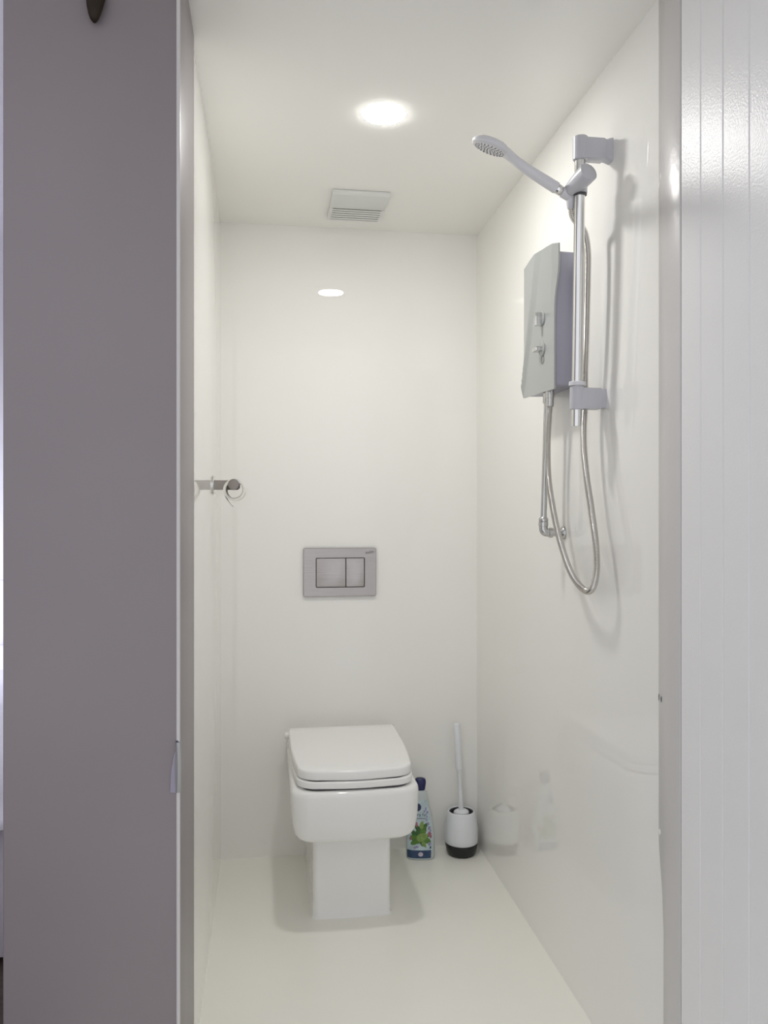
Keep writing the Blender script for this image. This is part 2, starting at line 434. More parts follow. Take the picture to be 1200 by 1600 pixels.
def slab(z0, z1, hwf, hwb, yf, yb, rnd, rf, over=0.0):
    """seat or lid: tapered outline with curved sides and rounded corners, soft edges"""
    def outline(inset, z):
        o = []; N = 14
        hw = lambda y: hwf + (hwb - hwf) * (1 - (1 - min(1, max(0, (y - yf) / 0.30))) ** 2)
        yy0 = yf + inset
        rr = rf - inset * 0.5
        ys = yy0 + rr
        # left side from back to the corner
        for k in range(17):
            y = (yb - inset) + (ys - (yb - inset)) * k / 16
            o.append((TX - hw(y) + inset, y, z))
        hwc = hw(ys) - inset
        for k in range(1, N + 1):
            a = PI + (PI / 2) * k / N
            o.append((TX - hwc + rr + rr * math.cos(a), ys + rr * math.sin(a), z))
        for k in range(1, 6):
            x = TX - hwc + rr + (2 * hwc - 2 * rr) * k / 6
            o.append((x, yy0 - 0.010 * math.sin(PI * k / 6), z))
        for k in range(0, N):
            a = -PI / 2 + (PI / 2) * k / N
            o.append((TX + hwc - rr + rr * math.cos(a), ys + rr * math.sin(a), z))
        for k in range(16, -1, -1):
            y = (yb - inset) + (ys - (yb - inset)) * k / 16
            o.append((TX + hw(y) - inset, y, z))
        return o
    bm = bmesh.new()
    R = [outline(0.006, z0), outline(0.001, z0 + 0.002), outline(0.0, z0 + 0.006), outline(0.0, z1 - rnd)]
    for k in range(1, 5):
        a = PI / 2 * k / 4
        R.append(outline(rnd * (1 - math.cos(a)), z1 - rnd + rnd * math.sin(a)))
    R.append(outline(0.04, z1 + 0.0005)); R.append(outline(0.08, z1 + 0.0008))
    loft(bm, R)
    return bm
part('seat', slab(0.4165, 0.4370, 0.162, 0.181, 2.258, 2.725, 0.003, 0.058), M['seatp'], t, 50)
part('lid', slab(0.4395, 0.4680, 0.159, 0.180, 2.262, 2.730, 0.007, 0.062), M['seatp'], t, 50)
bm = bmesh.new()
loft(bm, [plan(0.1535, 2.262, 2.70, 0.05, 0.4105), plan(0.1535, 2.262, 2.70, 0.05, 0.4175)])  # dark fill painted as the shade between bowl and seat
part('shade_strip', bm, M['gap_shade'], t, label='dark strip standing in for the shade under the seat')
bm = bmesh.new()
loft(bm, [plan(0.1525, 2.266, 2.70, 0.05, 0.4362), plan(0.1525, 2.266, 2.70, 0.05, 0.4402)])  # dark fill painted as the shade between seat and lid
part('shade_strip', bm, M['gap_shade'], t, label='dark strip standing in for the shade under the lid')
for s in (-1, 1):
    bm = bmesh.new()
    rod(bm, (TX + s * 0.176, 2.752, 0.436), (TX + s * 0.192, 2.752, 0.436), 0.0115, 20, 0.003)
    box(bm, TX + s * 0.176 - 0.006, TX + s * 0.176 + 0.006, 2.742, 2.762, 0.409, 0.436)
    part('hinge', bm, M['seatp'], t, 40)

# ------------------------------------------------------------------ flush plate on the back wall
FX, FZ = 0.2592, 0.9885
t = thing('flush_plate', (FX, YB, FZ), 'brushed steel dual flush plate on back wall above toilet', 'flush plate')
def plate(w, h, r, y0, y1, cx, cz, bev=0.001):
    bm = prism(bmesh.new(), [(cx + a, cz + b) for a, b in rrect(w, h, r)], 'y', y1, y0)
    return bevel_all(bm, bev, 2, 50)
W, Hh = 0.257, 0.170
# frame with a real opening
bm = bmesh.new()
out = [(FX + a, FZ + b) for a, b in rrect(W, Hh, 0.006, 4)]
ocx, ocz, ow, oh = FX + 0.0010, FZ - 0.0015, 0.172, 0.104
inn = [(ocx + a, ocz + b) for a, b in rrect(ow, oh, 0.004, 4)]
def ring4(y, P): return [bm.verts.new((p[0], y, p[1])) for p in P]
n = len(out)
Lr = [ring4(YB - 0.0003, out), ring4(YB - 0.009, out), ring4(YB - 0.0105, [(FX + a, FZ + b) for a, b in rrect(W - 0.003, Hh - 0.003, 0.005, 4)]),
      ring4(YB - 0.0105, [(ocx + a, ocz + b) for a, b in rrect(ow + 0.001, oh + 0.001, 0.0045, 4)]), ring4(YB - 0.0095, inn), ring4(YB - 0.0003, inn)]
for a, b in zip(Lr, Lr[1:] + Lr[:1]):
    for i in range(n): bm.faces.new((a[i], a[(i + 1) % n], b[(i + 1) % n], b[i]))
part('plate_frame', bm, M['steel'], t, 40)
part('plate_backing', nbox(ocx - ow / 2, ocx + ow / 2, YB - 0.003, YB - 0.0005, ocz - oh / 2, ocz + oh / 2), M['dark'], t)
x0, x1 = ocx - ow / 2 + 0.002, ocx + ow / 2 - 0.002
xs = x0 + (x1 - x0) * 0.615
for a, b in ((x0, xs - 0.0011), (xs + 0.0011, x1)):
    bm = plate(b - a, oh - 0.004, 0.002, YB - 0.003, YB - 0.0108, (a + b) / 2, ocz)
    part('button', bm, M['steel'], t, 40, label='wide full flush button' if a == x0 else 'narrow half flush button')

def text_bm(txt, size):
    cu = bpy.data.curves.new('txt', 'FONT'); cu.body = txt; cu.size = size; cu.align_x = 'CENTER'; cu.align_y = 'CENTER'; cu.resolution_u = 3
    o = bpy.data.objects.new('txt', cu); C.objects.link(o)
    dg = bpy.context.evaluated_depsgraph_get(); dg.update()
    me = bpy.data.meshes.new_from_object(o.evaluated_get(dg))
    bm = bmesh.new(); bm.from_mesh(me)
    bpy.data.objects.remove(o); bpy.data.curves.remove(cu); bpy.data.meshes.remove(me)
    return bm
bm = text_bm('oelin', 0.016)
for v in bm.verts: v.co = Vector((FX + 0.105 + v.co.x, YB - 0.0109, FZ + 0.070 + v.co.y + v.co.x * 0.12))
part('lettering', bm, M['dark'], t, label='small engraved lettering in the top right corner')

# ------------------------------------------------------------------ toilet roll holder + empty roll, left wall
HY, HZ = 2.377, 1.2785
t = thing('roll_holder', (XL, HY, HZ), 'flat dark steel roll holder arm on the left wall', 'toilet roll holder')
bm = revolve(bmesh.new(), (XL + 0.0003, HY, HZ), (XL + 0.1, HY, HZ), [(0, 0.0275), (0.003, 0.0275), (0.0045, 0.026)], 32)
part('rosette', bm, M['chrome'], t, 40)
bm = prism(bmesh.new(), [(XL + 0.004, HZ - 0.0140), (XL + 0.073, HZ - 0.0140), (XL + 0.0790, HZ - 0.008), (XL + 0.0790, HZ + 0.0140), (XL + 0.004, HZ + 0.0140)], 'y', HY - 0.0025, HY + 0.0025)
bevel_all(bm, 0.0006, 1)
part('arm', bm, M['steel2'], t, 40)
RX, RZ = -0.0880, 1.2765
bm = bmesh.new(); rod(bm, (RX, HY - 0.002, RZ), (RX, 2.266, RZ), 0.0085, 20)
part('spindle', bm, M['steel2'], t, 40)
bm = revolve(bmesh.new(), (RX, 2.267, RZ), (RX, 2.2, RZ), [(0, 0.0135), (0.006, 0.0155), (0.0085, 0.0150), (0.0092, 0.013)], 32)
part('end_knob', bm, M['steel2'], t, 40, label='round grey steel end knob')
RC = (RX + 0.0015, RZ - 0.0085 - 0.0005 - 0.0045)
ro, ri = 0.0308, 0.0225
RC = (RX + 0.0012, RZ + 0.0085 - ri)
t = thing('toilet_roll', (RC[0], 2.32, RC[1] - ro), 'nearly empty white toilet roll with loose tail on steel holder', 'toilet roll')
bm = bmesh.new(); rings = []
n = 40
def circ(r, y): return [(RC[0] + r * math.cos(2 * PI * k / n), y, RC[1] + r * math.sin(2 * PI * k / n)) for k in range(n)]
loft(bm, [circ(ro, 2.280), circ(ro, 2.368), circ(ri + 0.002, 2.368), circ(ri + 0.002, 2.280), circ(ro, 2.280)], False, False)
bmesh.ops.remove_doubles(bm, verts=bm.verts[:], dist=1e-6)
part('paper', bm, M['paper'], t, 40)
bm = bmesh.new()
loft(bm, [circ(ri + 0.0019, 2.279), circ(ri + 0.0019, 2.369), circ(ri, 2.369), circ(ri, 2.279), circ(ri + 0.0019, 2.279)], False, False)
bmesh.ops.remove_doubles(bm, verts=bm.verts[:], dist=1e-6)
part('core', bm, M['core'], t, 40)
tp = []
for k in range(9):
    a = PI + 0.2 * k / 2
    tp.append((RC[0] + (ro + 0.0006) * math.cos(PI + k * 0.06), RC[1] + (ro + 0.0006) * math.sin(PI + k * 0.06)))
lx, lz = tp[-1]
for k in range(1, 9):
    tp.append((lx + 0.0028 * k * (0.6 + 0.05 * k), lz - 0.0042 * k))
bm = bmesh.new()
loft(bm, [[(x, 2.281, z) for x, z in tp], [(x, 2.367, z) for x, z in tp]], closed=False)
tl = part('loose_tail', bm, M['paper'], t, True)
sd = tl.modifiers.new('thick', 'SOLIDIFY'); sd.thickness = 0.0006

# ------------------------------------------------------------------ shower: riser rail with brackets and sliding holder
RT, RB = Vector((0.6925, 1.693, 2.024)), Vector((0.700, 1.7335, 1.396))
def rail(z):
    f = (RT.z - z) / (RT.z - RB.z); return RT.lerp(RB, f)
XH = 0.763; HANG = Vector((-0.006, -0.012, -0.003)); hung = []
t = thing('shower_rail', (XH, 1.71, 1.40), 'chrome shower riser rail with two grey wall brackets', 'shower rail'); hung.append(t)
bm = bmesh.new(); rod(bm, RB, RT, 0.0118, 32, 0.001)
part('rail_tube', bm, M['chrome'], t, 40)
def bracket(zc, hh, arm0, arm1, lift=0.0):
    bm = bmesh.new()
    c = rail(zc)
    rod(bm, rail(zc - hh - 0.001), rail(zc + hh + 0.004 + lift), 0.0162, 32, 0.002)
    pts = rrect(arm1 - arm0, 2 * hh, 0.005, 4)
    b2 = bmesh.new()
    prism(b2, [((arm0 + arm1) / 2 + a, zc + b) for a, b in pts], 'y', -0.0148, 0.0148)
    bevel_all(b2, 0.002, 2, 50)
    me = bpy.data.meshes.new('tmp'); 
    yw = c.y
    for v in b2.verts: v.co.y += c.y
    b2.to_mesh(me); b2.free(); bm.from_mesh(me); bpy.data.meshes.remove(me)
    return bm
bm = bracket(2.003, 0.0230, 0.692, 0.7475)
# flared foot of the upper bracket against the wall
rings = []
for x, hy, hz in ((0.745, 0.0125, 0.0225), (0.752, 0.0135, 0.0230), (0.758, 0.0145, 0.025), (XH - 0.0002, 0.0155, 0.026)):
    rings.append([(x, rail(2.003).y + a, 2.003 + b) for a, b in rrect(2 * hy, 2 * hz, 0.006, 4)])
loft(bm, rings)
part('bracket', bm, M['bracket'], t, 40, label='upper wall bracket with flared foot')
bm = bracket(1.458, 0.0235, 0.697, XH - 0.0085)
box(bm, XH - 0.0095, XH - 0.0002, rail(1.458).y - 0.013, rail(1.458).y + 0.013, 1.437, 1.479)
part('bracket', bm, M['bracket'], t, 40, label='lower wall bracket')
bm = bmesh.new()
c0, c1 = rail(1.4865), rail(1.4965)
revolve(bm, c0, c1, [(0, 0.0145), (0.001, 0.0185), (0.0085, 0.0185), (0.0098, 0.0172)], 32)
part('collar', bm, M['white'], t, 40)
# sliding holder: barrel through the rail, round knob towards the room, cup for the handset
D = Vector((0.6955, 1.652, 1.9365)); E_ = Vector((0.6765, 1.716, 1.9170))
ax = (E_ - D).normalized()
bm = bmesh.new()
L = (E_ - D).length
revolve(bm, D, E_, [(0, 0.0195), (0.0012, 0.0210), (0.016, 0.0212), (0.030, 0.0205), (L - 0.012, 0.0175), (L - 0.003, 0.0160), (L, 0.013)], 36)
sl = part('slider', bm, M['bracket'], t, 40)
cR = rail(1.918)
bm = bmesh.new(); rod(bm, rail(1.9075), rail(1.934), 0.0165, 28, 0.002)
part('slider_sleeve', bm, M['bracket'], t, 40)
bm = bmesh.new(); rod(bm, rail(1.9035), rail(1.9075), 0.0155, 28)
part('slider_seal', bm, M['dark'], t, 40)

# ------------------------------------------------------------------ handset
# local frame: x from the hose end to the head, z out of the back of the spray face
HP = Vector((0.6735, 1.716, 1.9085))      # hose end of the handset
HT = Vector((0.4935, 1.712, 2.0035))      # middle of the head
xa = (HT - HP).normalized()
ya = Vector((-0.24, -0.95, -0.13)); ya = (ya - xa * ya.dot(xa)).normalized()
za = xa.cross(ya).normalized()
if za.z < 0: za = -za; ya = -ya
LEN = (HT - HP).length
MH = Matrix(((xa.x, ya.x, za.x, HP.x), (xa.y, ya.y, za.y, HP.y), (xa.z, ya.z, za.z, HP.z), (0, 0, 0, 1)))
t = thing('shower_handset', HP, 'white hand shower held on the rail pointing into the room', 'shower head'); hung.append(t)
def loc(bm):
    for v in bm.verts: v.co = MH @ v.co
    return bm
# cup of the holder around the handset foot
bm = bmesh.new(); revolve(bm, (-0.012, 0, 0), (1, 0, 0), [(0, 0.0100), (0.002, 0.0112), (0.026, 0.0122), (0.028, 0.0115)], 28)
part('holder_cup', loc(bm), M['white'], t, 40)
bm = bmesh.new(); revolve(bm, (0.018, 0, 0), (1, 0, 0), [(0, 0.0105), (0.001, 0.0112), (0.012, 0.0112), (0.013, 0.0105)], 28)
part('chrome_ring', loc(bm), M['chrome'], t, 40)
hz0 = 0.0
bm = bmesh.new(); rings = []
for x, ry, rz, dz in ((0.0300, 0.0105, 0.0105, 0), (0.0315, 0.0128, 0.0128, 0), (0.06, 0.0130, 0.0126, 0.0), (0.09, 0.0126, 0.0118, 0.0), (0.115, 0.0122, 0.0110, 0.001), (0.135, 0.0125, 0.0104, 0.0025),
                      (0.150, 0.0150, 0.0100, 0.0045), (0.162, 0.022, 0.0098, 0.0062), (0.175, 0.030, 0.009, 0.0075)):
    rings.append([(x, ry * math.cos(2 * PI * k / 28), dz + rz * math.sin(2 * PI * k / 28)) for k in range(28)])
loft(bm, rings)
part('handle', loc(bm), M['white'], t, 50)
# head: thick lens-shaped disc tipped down a little from the handle line
HC = Vector((LEN, 0, 0.003)); tilt = math.radians(-9)
def head(bm):
    for v in bm.verts:
        p = v.co.copy()
        x = p.x * math.cos(tilt) - p.z * math.sin(tilt); z = p.x * math.sin(tilt) + p.z * math.cos(tilt)
        v.co = MH @ (Vector((x, p.y, z)) + HC)
    return bm
HR = 0.0435
bm = bmesh.new(); revolve(bm, (0, 0, 0.0125), (0, 0, -1), [(0, 0.004), (0.0012, 0.020), (0.0045, 0.034), (0.0095, 0.0415), (0.0145, HR), (0.019, 0.0420), (0.0205, 0.0395), (0.0207, 0.0375)], 48)
part('head', head(bm), M['white'], t, 60)
bm = bmesh.new(); revolve(bm, (0, 0, -0.0080), (0, 0, -1), [(0, 0.0378), (0.0012, 0.0372), (0.0020, 0.034)], 48)
part('spray_plate', head(bm), M['white'], t, 40)
bm = bmesh.new()
for rr, nn in ((0.006, 5), (0.0125, 10), (0.0195, 15), (0.0265, 20), (0.0325, 24)):
    for k in range(nn):
        a = 2 * PI * (k + 0.5 * (nn % 2)) / nn
        x, y = rr * math.cos(a), rr * math.sin(a)
        revolve(bm, (x, y, -0.0095), (x, y, -1), [(0, 0.0017), (0.0012, 0.0014)], 8)
nz = part('nozzles', head(bm), M['nozzle'], t); nz['kind'] = 'stuff'

# ------------------------------------------------------------------ flexible hose
hp = [Vector((0.6815, 1.7185, 1.8985)), Vector((0.6845, 1.724, 1.879)), (0.696, 1.735, 1.862), (0.7165, 1.732, 1.838), (0.7235, 1.727, 1.790), (0.7240, 1.728, 1.730), (0.7245, 1.733, 1.660), (0.7255, 1.741, 1.580), (0.7275, 1.751, 1.515),
      (0.731, 1.7585, 1.458), (0.7275, 1.759, 1.400), (0.725, 1.7520, 1.344), (0.725, 1.7339, 1.2729), (0.725, 1.7086, 1.2043), (0.725, 1.684, 1.1263), (0.724, 1.6805, 1.070), (0.723, 1.7040, 1.0310), (0.722, 1.748, 1.0270),
      (0.720, 1.814, 1.057), (0.718, 1.870, 1.116), (0.716, 1.914, 1.187), (0.713, 1.948, 1.283), (0.7115, 1.951, 1.376), (0.7115, 1.942, 1.440), (0.7125, 1.939, 1.468)]
t = thing('shower_hose', (0.725, 1.72, 1.02), 'ribbed steel shower hose looping below the heater', 'hose'); hung.append(t)
PITCH = 0.0034
_, Ltot = spline(hp, 100)
NR = int(Ltot / PITCH) * 4
path, _ = spline(hp, NR)
bm = bmesh.new(); tube(bm, path, lambda i: 0.0077 if i % 4 in (0, 1) else 0.0061, 12)
part('ribbed_hose', bm, M['hose'], t, True)
bm = bmesh.new(); rod(bm, (0.7125, 1.939, 1.468), (0.7125, 1.9385, 1.494), 0.0098, 18, 0.001)
part('union_nut', bm, M['pewter'], t, 40)
bm = bmesh.new(); revolve(bm, (0.6795, 1.7165, 1.9045), (0.6845, 1.7245, 1.879), [(0, 0.0105), (0.002, 0.0112), (0.012, 0.0108), (0.022, 0.0095), (0.024, 0.0085)], 22)
part('hose_nut', bm, M['white'], t, 40)

# ------------------------------------------------------------------ electric water heater on the right wall
t = thing('water_heater', (XH, 1.876, 1.49), 'silver instant water heater with two controls on right wall', 'water heater'); hung.append(t)
bm = prism(bmesh.new(), [(0.7035, 1.883), (XH - 0.0003, 1.887), (XH - 0.0003, 2.085), (0.7035, 2.093)], 'z', 1.5135, 1.842)
bevel_all(bm, 0.005, 3)
part('case', bm, M['heat_b'], t, 40, label='bluish grey heater case')
# sculpted front cover: a curved sheet with a raised diagonal facet
NU, NV = 44, 60
HYA, HYB = 1.8600, 2.1047
def front(f, g):
    """f 0 near edge..1 far edge, g 0 bottom..1 top -> outward bulge (towards -x)"""
    c = 0.40 + 0.60 * (1 - g) ** 1.1            # near line of the pale diagonal strip
    w = 0.15 * (0.35 + 0.65 * g)                # its width
    if f < c: out = 0.004 + 0.003 * f / c
    elif f < c + w: out = 0.007 + 0.0075 * (f - c) / w
    else: out = 0.0145 - 0.010 * min(1.0, (f - c - w) / max(0.05, 1.02 - c - w))
    lip = 0.004 * max(0, 1 - f / 0.12) * min(1, max(0, (g - 0.55) / 0.25))
    return out - lip
def pw_lin(P, f):
    for a, b in zip(P, P[1:]):
        if f <= b[0]: return a[1] + (b[1] - a[1]) * (f - a[0]) / (b[0] - a[0])
    return P[-1][1]
def outline_z(f, top):
    if top: return pw_lin([(0, 1.8530), (0.12, 1.8604), (0.28, 1.8650), (0.43, 1.8672), (0.62, 1.8667), (0.8, 1.8650), (1, 1.8615)], f)
    return 1.5030 + 0.0085 * f
bm = bmesh.new(); fr = []; bk = []
for i in range(NU + 1):
    f = i / NU
    colf = []; colb = []
    z0, z1 = outline_z(f, False), outline_z(f, True)
    for j in range(NV + 1):
        g = j / NV
        z = z0 + (z1 - z0) * g
        y = HYA + (HYB - HYA) * f + 0.019 * max(0, 1 - f / 0.4) * (1.0 if g < 0.6 else 0.5 + 0.5 * math.cos(PI * min(1, (g - 0.6) / 0.3)))
        xo = 0.7050 - front(f, g)
        colf.append((xo, y, z)); colb.append((xo + 0.004, y, z))
    fr.append(colf); bk.append(colb)
vf = [[bm.verts.new(p) for p in c] for c in fr]; vb = [[bm.verts.new(p) for p in c] for c in bk]
for i in range(NU):
    for j in range(NV):
        bm.faces.new((vf[i][j], vf[i + 1][j], vf[i + 1][j + 1], vf[i][j + 1]))
        bm.faces.new((vb[i][j], vb[i][j + 1], vb[i + 1][j + 1], vb[i + 1][j]))
for i in range(NU):
    bm.faces.new((vf[i][0], vb[i][0], vb[i + 1][0], vf[i + 1][0])); bm.faces.new((vf[i][NV], vf[i + 1][NV], vb[i + 1][NV], vb[i][NV]))
for j in range(NV):
    bm.faces.new((vf[0][j], vf[0][j + 1], vb[0][j + 1], vb[0][j])); bm.faces.new((vf[NU][j], vb[NU][j], vb[NU][j + 1], vf[NU][j + 1]))
part('front_cover', bm, M['heat_f'], t, 30, label='silver sculpted front cover with diagonal crease')
def fx(y, z):
    f = (y - HYA) / (HYB - HYA); g = (z - 1.505) / 0.35
    return 0.7050 - front(f, g)
for z, kind in ((1.694, 'tall'), (1.6165, 'flat')):
    y = 1.9585; x = fx(y, z)
    bm = revolve(bmesh.new(), (x + 0.002, y, z), (x - 0.1, y, z), [(0, 0.0205), (0.004, 0.0200), (0.0055, 0.018)], 32)
    d_ = part('dial', bm, M['heat_f'], t, 40)
    bm = bmesh.new()
    if kind == 'tall': box(bm, x - 0.020, x - 0.002, y - 0.006, y + 0.008, z - 0.020, z + 0.014, bev=0.002)
    else: box(bm, x - 0.020, x - 0.002, y - 0.008, y + 0.022, z - 0.006, z + 0.005, bev=0.002)
    part('lever', bm, M['chrome'], t, 40, label='upright control lever' if kind == 'tall' else 'level control lever')
y, z = 1.9565, 1.5885; x = fx(y, z)
bm = bmesh.new(); tube(bm, [Vector((x - 0.0008, y + 0.010 * math.cos(2 * PI * k / 24), z + 0.010 * math.sin(2 * PI * k / 24))) for k in range(25)], 0.0009, 6)
part('printed_ring', bm, M['pewter'], t, 40)
bm = bmesh.new(); rod(bm, (0.7125, 1.9385, 1.489), (0.7125, 1.9385, 1.520), 0.0112, 18, 0.001)
part('outlet', bm, M['pewter'], t, 40)

# ------------------------------------------------------------------ water supply pipe
t = thing('supply_pipe', (XH, 1.976, 1.15), 'rigid grey water pipe with elbow from wall to heater', 'pipe'); hung.append(t)
pt, pb = Vector((0.7165, 1.969, 1.4965)), Vector((0.7110, 1.981, 1.186))
bm = bmesh.new(); rod(bm, pb, pt, 0.0078, 20)
part('pipe', bm, M['pewter'], t, 40)
bm = bmesh.new(); d = (pt - pb).normalized(); p0 = pb - d * 0.020
revolve(bm, p0, pt, [(0, 0.0105), (0.001, 0.0125), (0.011, 0.0125), (0.0115, 0.0108), (0.0165, 0.0125), (0.021, 0.0115), (0.024, 0.0085)], 24)
part('compression_nut', bm, M['pewter'], t, 40)
bm = bmesh.new()
ep = [Vector(p) for p in ((0.7107, 1.9815, 1.170), (0.7107, 1.9815, 1.162), (0.7125, 1.9812, 1.1545), (0.719, 1.9805, 1.1510), (0.728, 1.979, 1.1500))]
ep, _ = spline(ep, 16); tube(bm, ep, 0.0112, 20)
revolve(bm, (0.724, 1.9797, 1.1500), (0.763, 1.974, 1.149), [(0, 0.0105), (0.001, 0.0130), (0.010, 0.0130), (0.011, 0.0105)], 24)
part('elbow', bm, M['pewter'], t, 50)
bm = bmesh.new(); rod(bm, (0.733, 1.978, 1.1500), (XH - 0.002, 1.9745, 1.1495), 0.0095, 20)
part('tail_pipe', bm, M['pewter'], t, 40)
bm = bmesh.new(); revolve(bm, (XH - 0.0002, 1.974, 1.1495), (0.6, 1.976, 1.1495), [(0, 0.0165), (0.004, 0.0165), (0.007, 0.014), (0.010, 0.0115)], 28)
part('wall_flange', bm, M['pewter'], t, 40)
bm = bmesh.new(); rod(bm, pt - d * 0.016, pt + d * 0.018, 0.0112, 18, 0.001)
part('union_nut', bm, M['pewter'], t, 40)

for o in hung: o.location = o.location + HANG        # hardware hung against the wall panel

# ------------------------------------------------------------------ toilet brush and its holder
BX, BY = 0.681, 2.744
t = thing('brush_holder', (BX, BY, 0), 'white toilet brush holder with black foot by right wall', 'brush holder')
bm = revolve(bmesh.new(), (BX, BY, 0), (BX, BY, 1), [(0.0, 0.0445), (0.002, 0.0472), (0.012, 0.0521), (0.030, 0.0559), (0.041, 0.0570), (0.0425, 0.0562)], 48)
part('foot', bm, M['black'], t, 50, label='black foot')
bm = revolve(bmesh.new(), (BX, BY, 0), (BX, BY, 1), [(0.0425, 0.0562), (0.0435, 0.0575), (0.06, 0.0584), (0.085, 0.0577), (0.115, 0.0548), (0.135, 0.0512), (0.147, 0.0480), (0.1505, 0.0461), (0.1510, 0.0439), (0.1485, 0.0418),
                                                     (0.140, 0.0418), (0.06, 0.0488), (0.045, 0.0488)], 48, cap=False)
part('shell', bm, M['brushw'], t, 60)
bm = revolve(bmesh.new(), (BX, BY, 0), (BX, BY, 1), [(0.1465, 0.0425), (0.1475, 0.0418), (0.1470, 0.0391), (0.130, 0.0380), (0.128, 0.0001)], 40, cap=False)
part('inner_cup', bm, M['dark'], t, 50, label='dark inner sleeve')
t = thing('toilet_brush', (BX, BY, 0.13), 'white toilet brush standing upright in the white holder', 'toilet brush')
b0 = Vector((BX + 0.0005, BY, 0.130)); b1 = Vector((BX - 0.0175, BY - 0.004, 0.4585))
bm = revolve(bmesh.new(), b0, b1, [(0.0005, 0.020), (0.008, 0.0265), (0.014, 0.0275), (0.0185, 0.0255), (0.0225, 0.019), (0.025, 0.0105)], 36)
part('cap', bm, M['brushw'], t, 50)
LB = (b1 - b0).length
bm = revolve(bmesh.new(), b0, b1, [(0.020, 0.0095), (0.05, 0.0080), (0.165, 0.0084), (0.168, 0.0095)], 24)
part('stem', bm, M['brushw'], t, 50)
bm = revolve(bmesh.new(), b0, b1, [(0.168, 0.0100), (0.1695, 0.0128), (0.24, 0.0126), (LB - 0.003, 0.0118), (LB - 0.001, 0.0108), (LB, 0.008)], 28)
part('handle', bm, M['brushw'], t, 50)

# ------------------------------------------------------------------ cleaner bottle behind the toilet
BA = math.radians(-9)
bo = thing('cleaner_bottle', (0.532, 2.732, 0), 'toilet cleaner bottle with leaf print and navy cap beside toilet', 'bottle')
bo.rotation_euler = (0, 0, BA)
BP = [(0.0, 0.0440, 0.0235), (0.003, 0.0475, 0.0265), (0.010, 0.0495, 0.0285), (0.03, 0.0503, 0.0290), (0.06, 0.0498, 0.0290), (0.09, 0.0482, 0.0285), (0.12, 0.0452, 0.0275),
      (0.145, 0.0415, 0.0262), (0.165, 0.0365, 0.0245), (0.18, 0.0325, 0.0228), (0.20, 0.0285, 0.0205), (0.22, 0.0250, 0.0185), (0.228, 0.0225, 0.0175), (0.232, 0.0185, 0.016), (0.236, 0.0150, 0.015)]
def bdim(z):
    for a, b in zip(BP, BP[1:]):
        if z <= b[0]:
            f = (z - a[0]) / (b[0] - a[0]); return a[1] + (b[1] - a[1]) * f, a[2] + (b[2] - a[2]) * f
    return BP[-1][1], BP[-1][2]
EXP = 2.6
def sring(w, d, z, n=40):
    o = []
    for k in range(n):
        c, s = math.cos(2 * PI * k / n), math.sin(2 * PI * k / n)
        o.append((w * math.copysign(abs(c) ** (2 / EXP), c), d * math.copysign(abs(s) ** (2 / EXP), s), z))
    return o
def bfront(x, z, off=0.0004):
    w, d = bdim(z); q = min(0.985, abs(x) / w)
    return -(d * (1 - q ** EXP) ** (1 / EXP)) - off
bm = bmesh.new(); loft(bm, [sring(w, d, z) for z, w, d in BP])
part('bottle_body', bm, M['bottle'], bo, 50, world=False)
bm = bmesh.new(); loft(bm, [sring(w, d, z, 32) for z, w, d in ((0.236, 0.0150, 0.0130), (0.238, 0.0165, 0.0140), (0.258, 0.0195, 0.0155), (0.268, 0.0192, 0.0150), (0.274, 0.0165, 0.0125), (0.2765, 0.011, 0.008))])
part('cap', bm, M['navy'], bo, 50, world=False, label='navy blue cap')
# printing, wrapped on the front of the body
def printed(name, m, shapes, off, label=None):
    """shapes: list of outlines (x, z); each is laid on the front surface as a fine fan"""
    bm = bmesh.new()
    for s in shapes:
        cx = sum(p[0] for p in s) / len(s); cz = sum(p[1] for p in s) / len(s)
        NR_ = 4; rr = []
        for k in range(1, NR_ + 1):
            f = k / NR_
            rr.append([bm.verts.new((cx + (x - cx) * f, bfront(cx + (x - cx) * f, cz + (z - cz) * f, off), cz + (z - cz) * f)) for x, z in s])
        c = bm.verts.new((cx, bfront(cx, cz, off), cz)); n = len(s)
        for i in range(n):
            bm.faces.new((c, rr[0][i], rr[0][(i + 1) % n]))
            for a, b in zip(rr, rr[1:]):
                bm.faces.new((a[i], b[i], b[(i + 1) % n], a[(i + 1) % n]))
    for f in bm.faces:
        pass
    return part(name, bm, m, bo, False, label, world=False)
def ell(cx, cz, a, b, rot=0, n=18, pt=1.0):
    o = []
    for k in range(n):
        q = 2 * PI * k / n; x = a * math.cos(q); z = b * math.sin(q) * (1 - 0.35 * math.cos(q) * pt)
        o.append((cx + x * math.cos(rot) - z * math.sin(rot), cz + x * math.sin(rot) + z * math.cos(rot)))
    return o
def zone(z0, z1, fl, fr_, n=8):
    L = []; R_ = []
    for k in range(n + 1):
        z = z0 + (z1 - z0) * k / n; w, _ = bdim(z)
        L.append((-w * fl, z)); R_.append((w * fr_, z))
    return L + R_[::-1]
def printed_grid(name, m, z0, z1, fl, fr_, off, label=None):
    bm = bmesh.new(); rows = []
    for k in range(13):
        z = z0 + (z1 - z0) * k / 12; w, _ = bdim(z)
        rows.append([(-w * fl + (w * fl + w * fr_) * j / 16, bfront(-w * fl + (w * fl + w * fr_) * j / 16, z, off), z) for j in range(17)])
    loft(bm, rows, closed=False)
    return part(name, bm, m, bo, True, label, world=False)
printed_grid('label', M['cloud'], 0.034, 0.205, 0.90, 0.80, 0.0003, 'pale blue printed label')
printed_grid('label_band', M['band'], 0.008, 0.036, 0.93, 0.72, 0.0005, 'dark blue band at the foot of the label')
rl = random.Random(11)
leaves = {'leaf1': [], 'leaf2': [], 'leaf3': []}
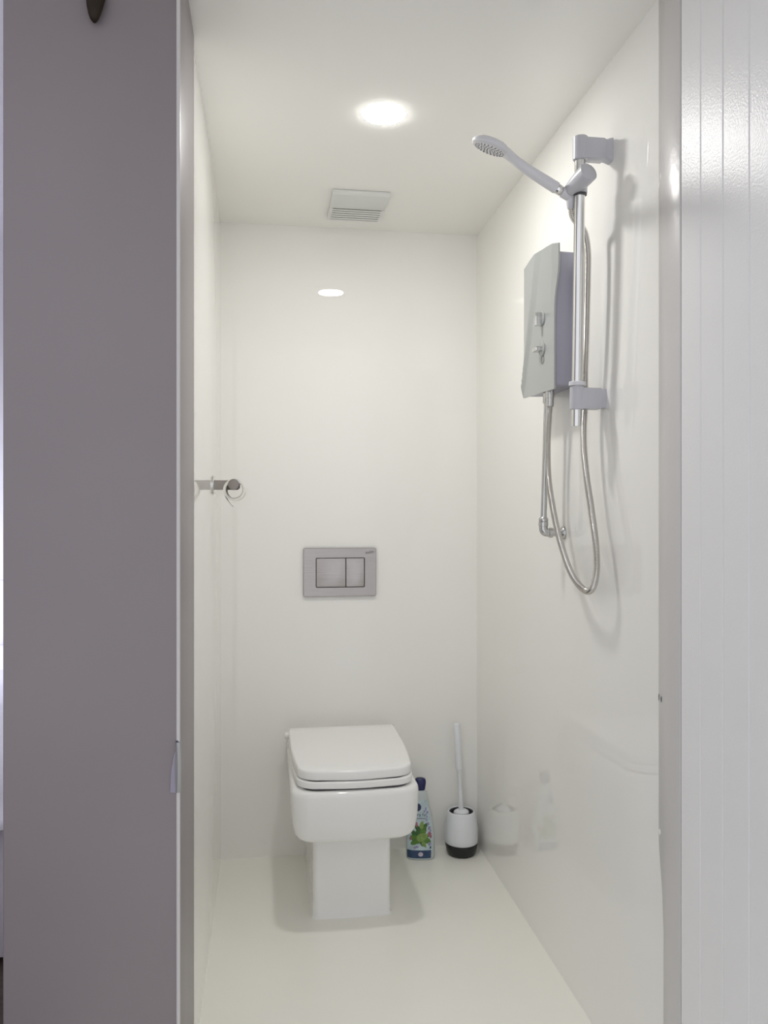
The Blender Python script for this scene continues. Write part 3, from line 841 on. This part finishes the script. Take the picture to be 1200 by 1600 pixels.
for (cx, cz, a, b, rt, k) in ((-0.018, 0.075, 0.020, 0.013, 2.6, 'leaf1'), (0.006, 0.082, 0.021, 0.013, 0.4, 'leaf3'), (0.020, 0.070, 0.017, 0.011, -0.4, 'leaf1'), (-0.006, 0.095, 0.018, 0.011, 1.9, 'leaf2'),
                            (0.010, 0.104, 0.017, 0.010, 1.1, 'leaf1'), (-0.022, 0.093, 0.014, 0.009, 2.2, 'leaf2'), (0.004, 0.066, 0.017, 0.009, -1.3, 'leaf2'), (0.004, 0.123, 0.013, 0.0075, 1.4, 'leaf3'), (0.016, 0.120, 0.012, 0.007, 0.8, 'leaf2'),
                            (-0.010, 0.112, 0.013, 0.008, 2.4, 'leaf2'), (0.012, 0.056, 0.012, 0.006, -0.9, 'leaf3'), (-0.024, 0.062, 0.012, 0.008, -2.6, 'leaf1'), (0.027, 0.088, 0.010, 0.006, 0.3, 'leaf2'), (-0.002, 0.080, 0.012, 0.006, 1.6, 'leaf1')):
    leaves[k].append(ell(cx, cz, a, b, rt))
for i, k in enumerate(('leaf2', 'leaf1', 'leaf3')):
    for q, sh in enumerate(leaves[k]): printed('leaf_print', M[k], [sh], 0.0006 + 0.0002 * i + 0.00003 * q)
for sh in [ell(0.031, 0.092, 0.006, 0.007), ell(0.035, 0.082, 0.004, 0.006), ell(-0.016, 0.128, 0.006, 0.006), ell(-0.034, 0.076, 0.004, 0.006), ell(-0.012, 0.121, 0.004, 0.004)]: printed('flower_print', M['pink'], [sh], 0.0012)
for sh in [ell(0.030, 0.112, 0.005, 0.006), ell(0.026, 0.126, 0.004, 0.006), ell(0.031, 0.058, 0.006, 0.006), ell(-0.012, 0.048, 0.006, 0.004), ell(0.034, 0.102, 0.003, 0.005), ell(0.021, 0.140, 0.003, 0.004), ell(0.024, 0.165, 0.004, 0.005), ell(0.018, 0.176, 0.003, 0.006), ell(0.013, 0.168, 0.003, 0.004), ell(0.022, 0.150, 0.003, 0.003), ell(-0.02, 0.045, 0.004, 0.004)]: printed('flower_print', M['lilac'], [sh], 0.0012)
printed('emblem', M['emb'], [ell(0.0, 0.0225, 0.0085, 0.0075, 0, 20, 0)], 0.0009, 'round pale emblem on the dark band')
printed('badge', M['navy'], [ell(-0.010, 0.182, 0.012, 0.013, 0, 24, 0)], 0.0008, 'dark blue round badge on the shoulder')
printed('ink_spot', M['ink'], [ell(0.034, 0.045, 0.003, 0.005, 0, 14, 0)], 0.0012)
bm = text_bm('ra fal', 0.0165)
for v in bm.verts:
    x, z = v.co.x + 0.004, 0.157 + v.co.y; v.co = Vector((x, bfront(x, z, 0.0009), z))
part('lettering', bm, M['ink'], bo, False, 'small dark printed words', world=False)
printed('rule_line', M['ink'], [[(-0.016 + 0.034 * k / 8, 0.1462) for k in range(9)] + [(0.018 - 0.034 * k / 8, 0.1440) for k in range(9)]], 0.0009)
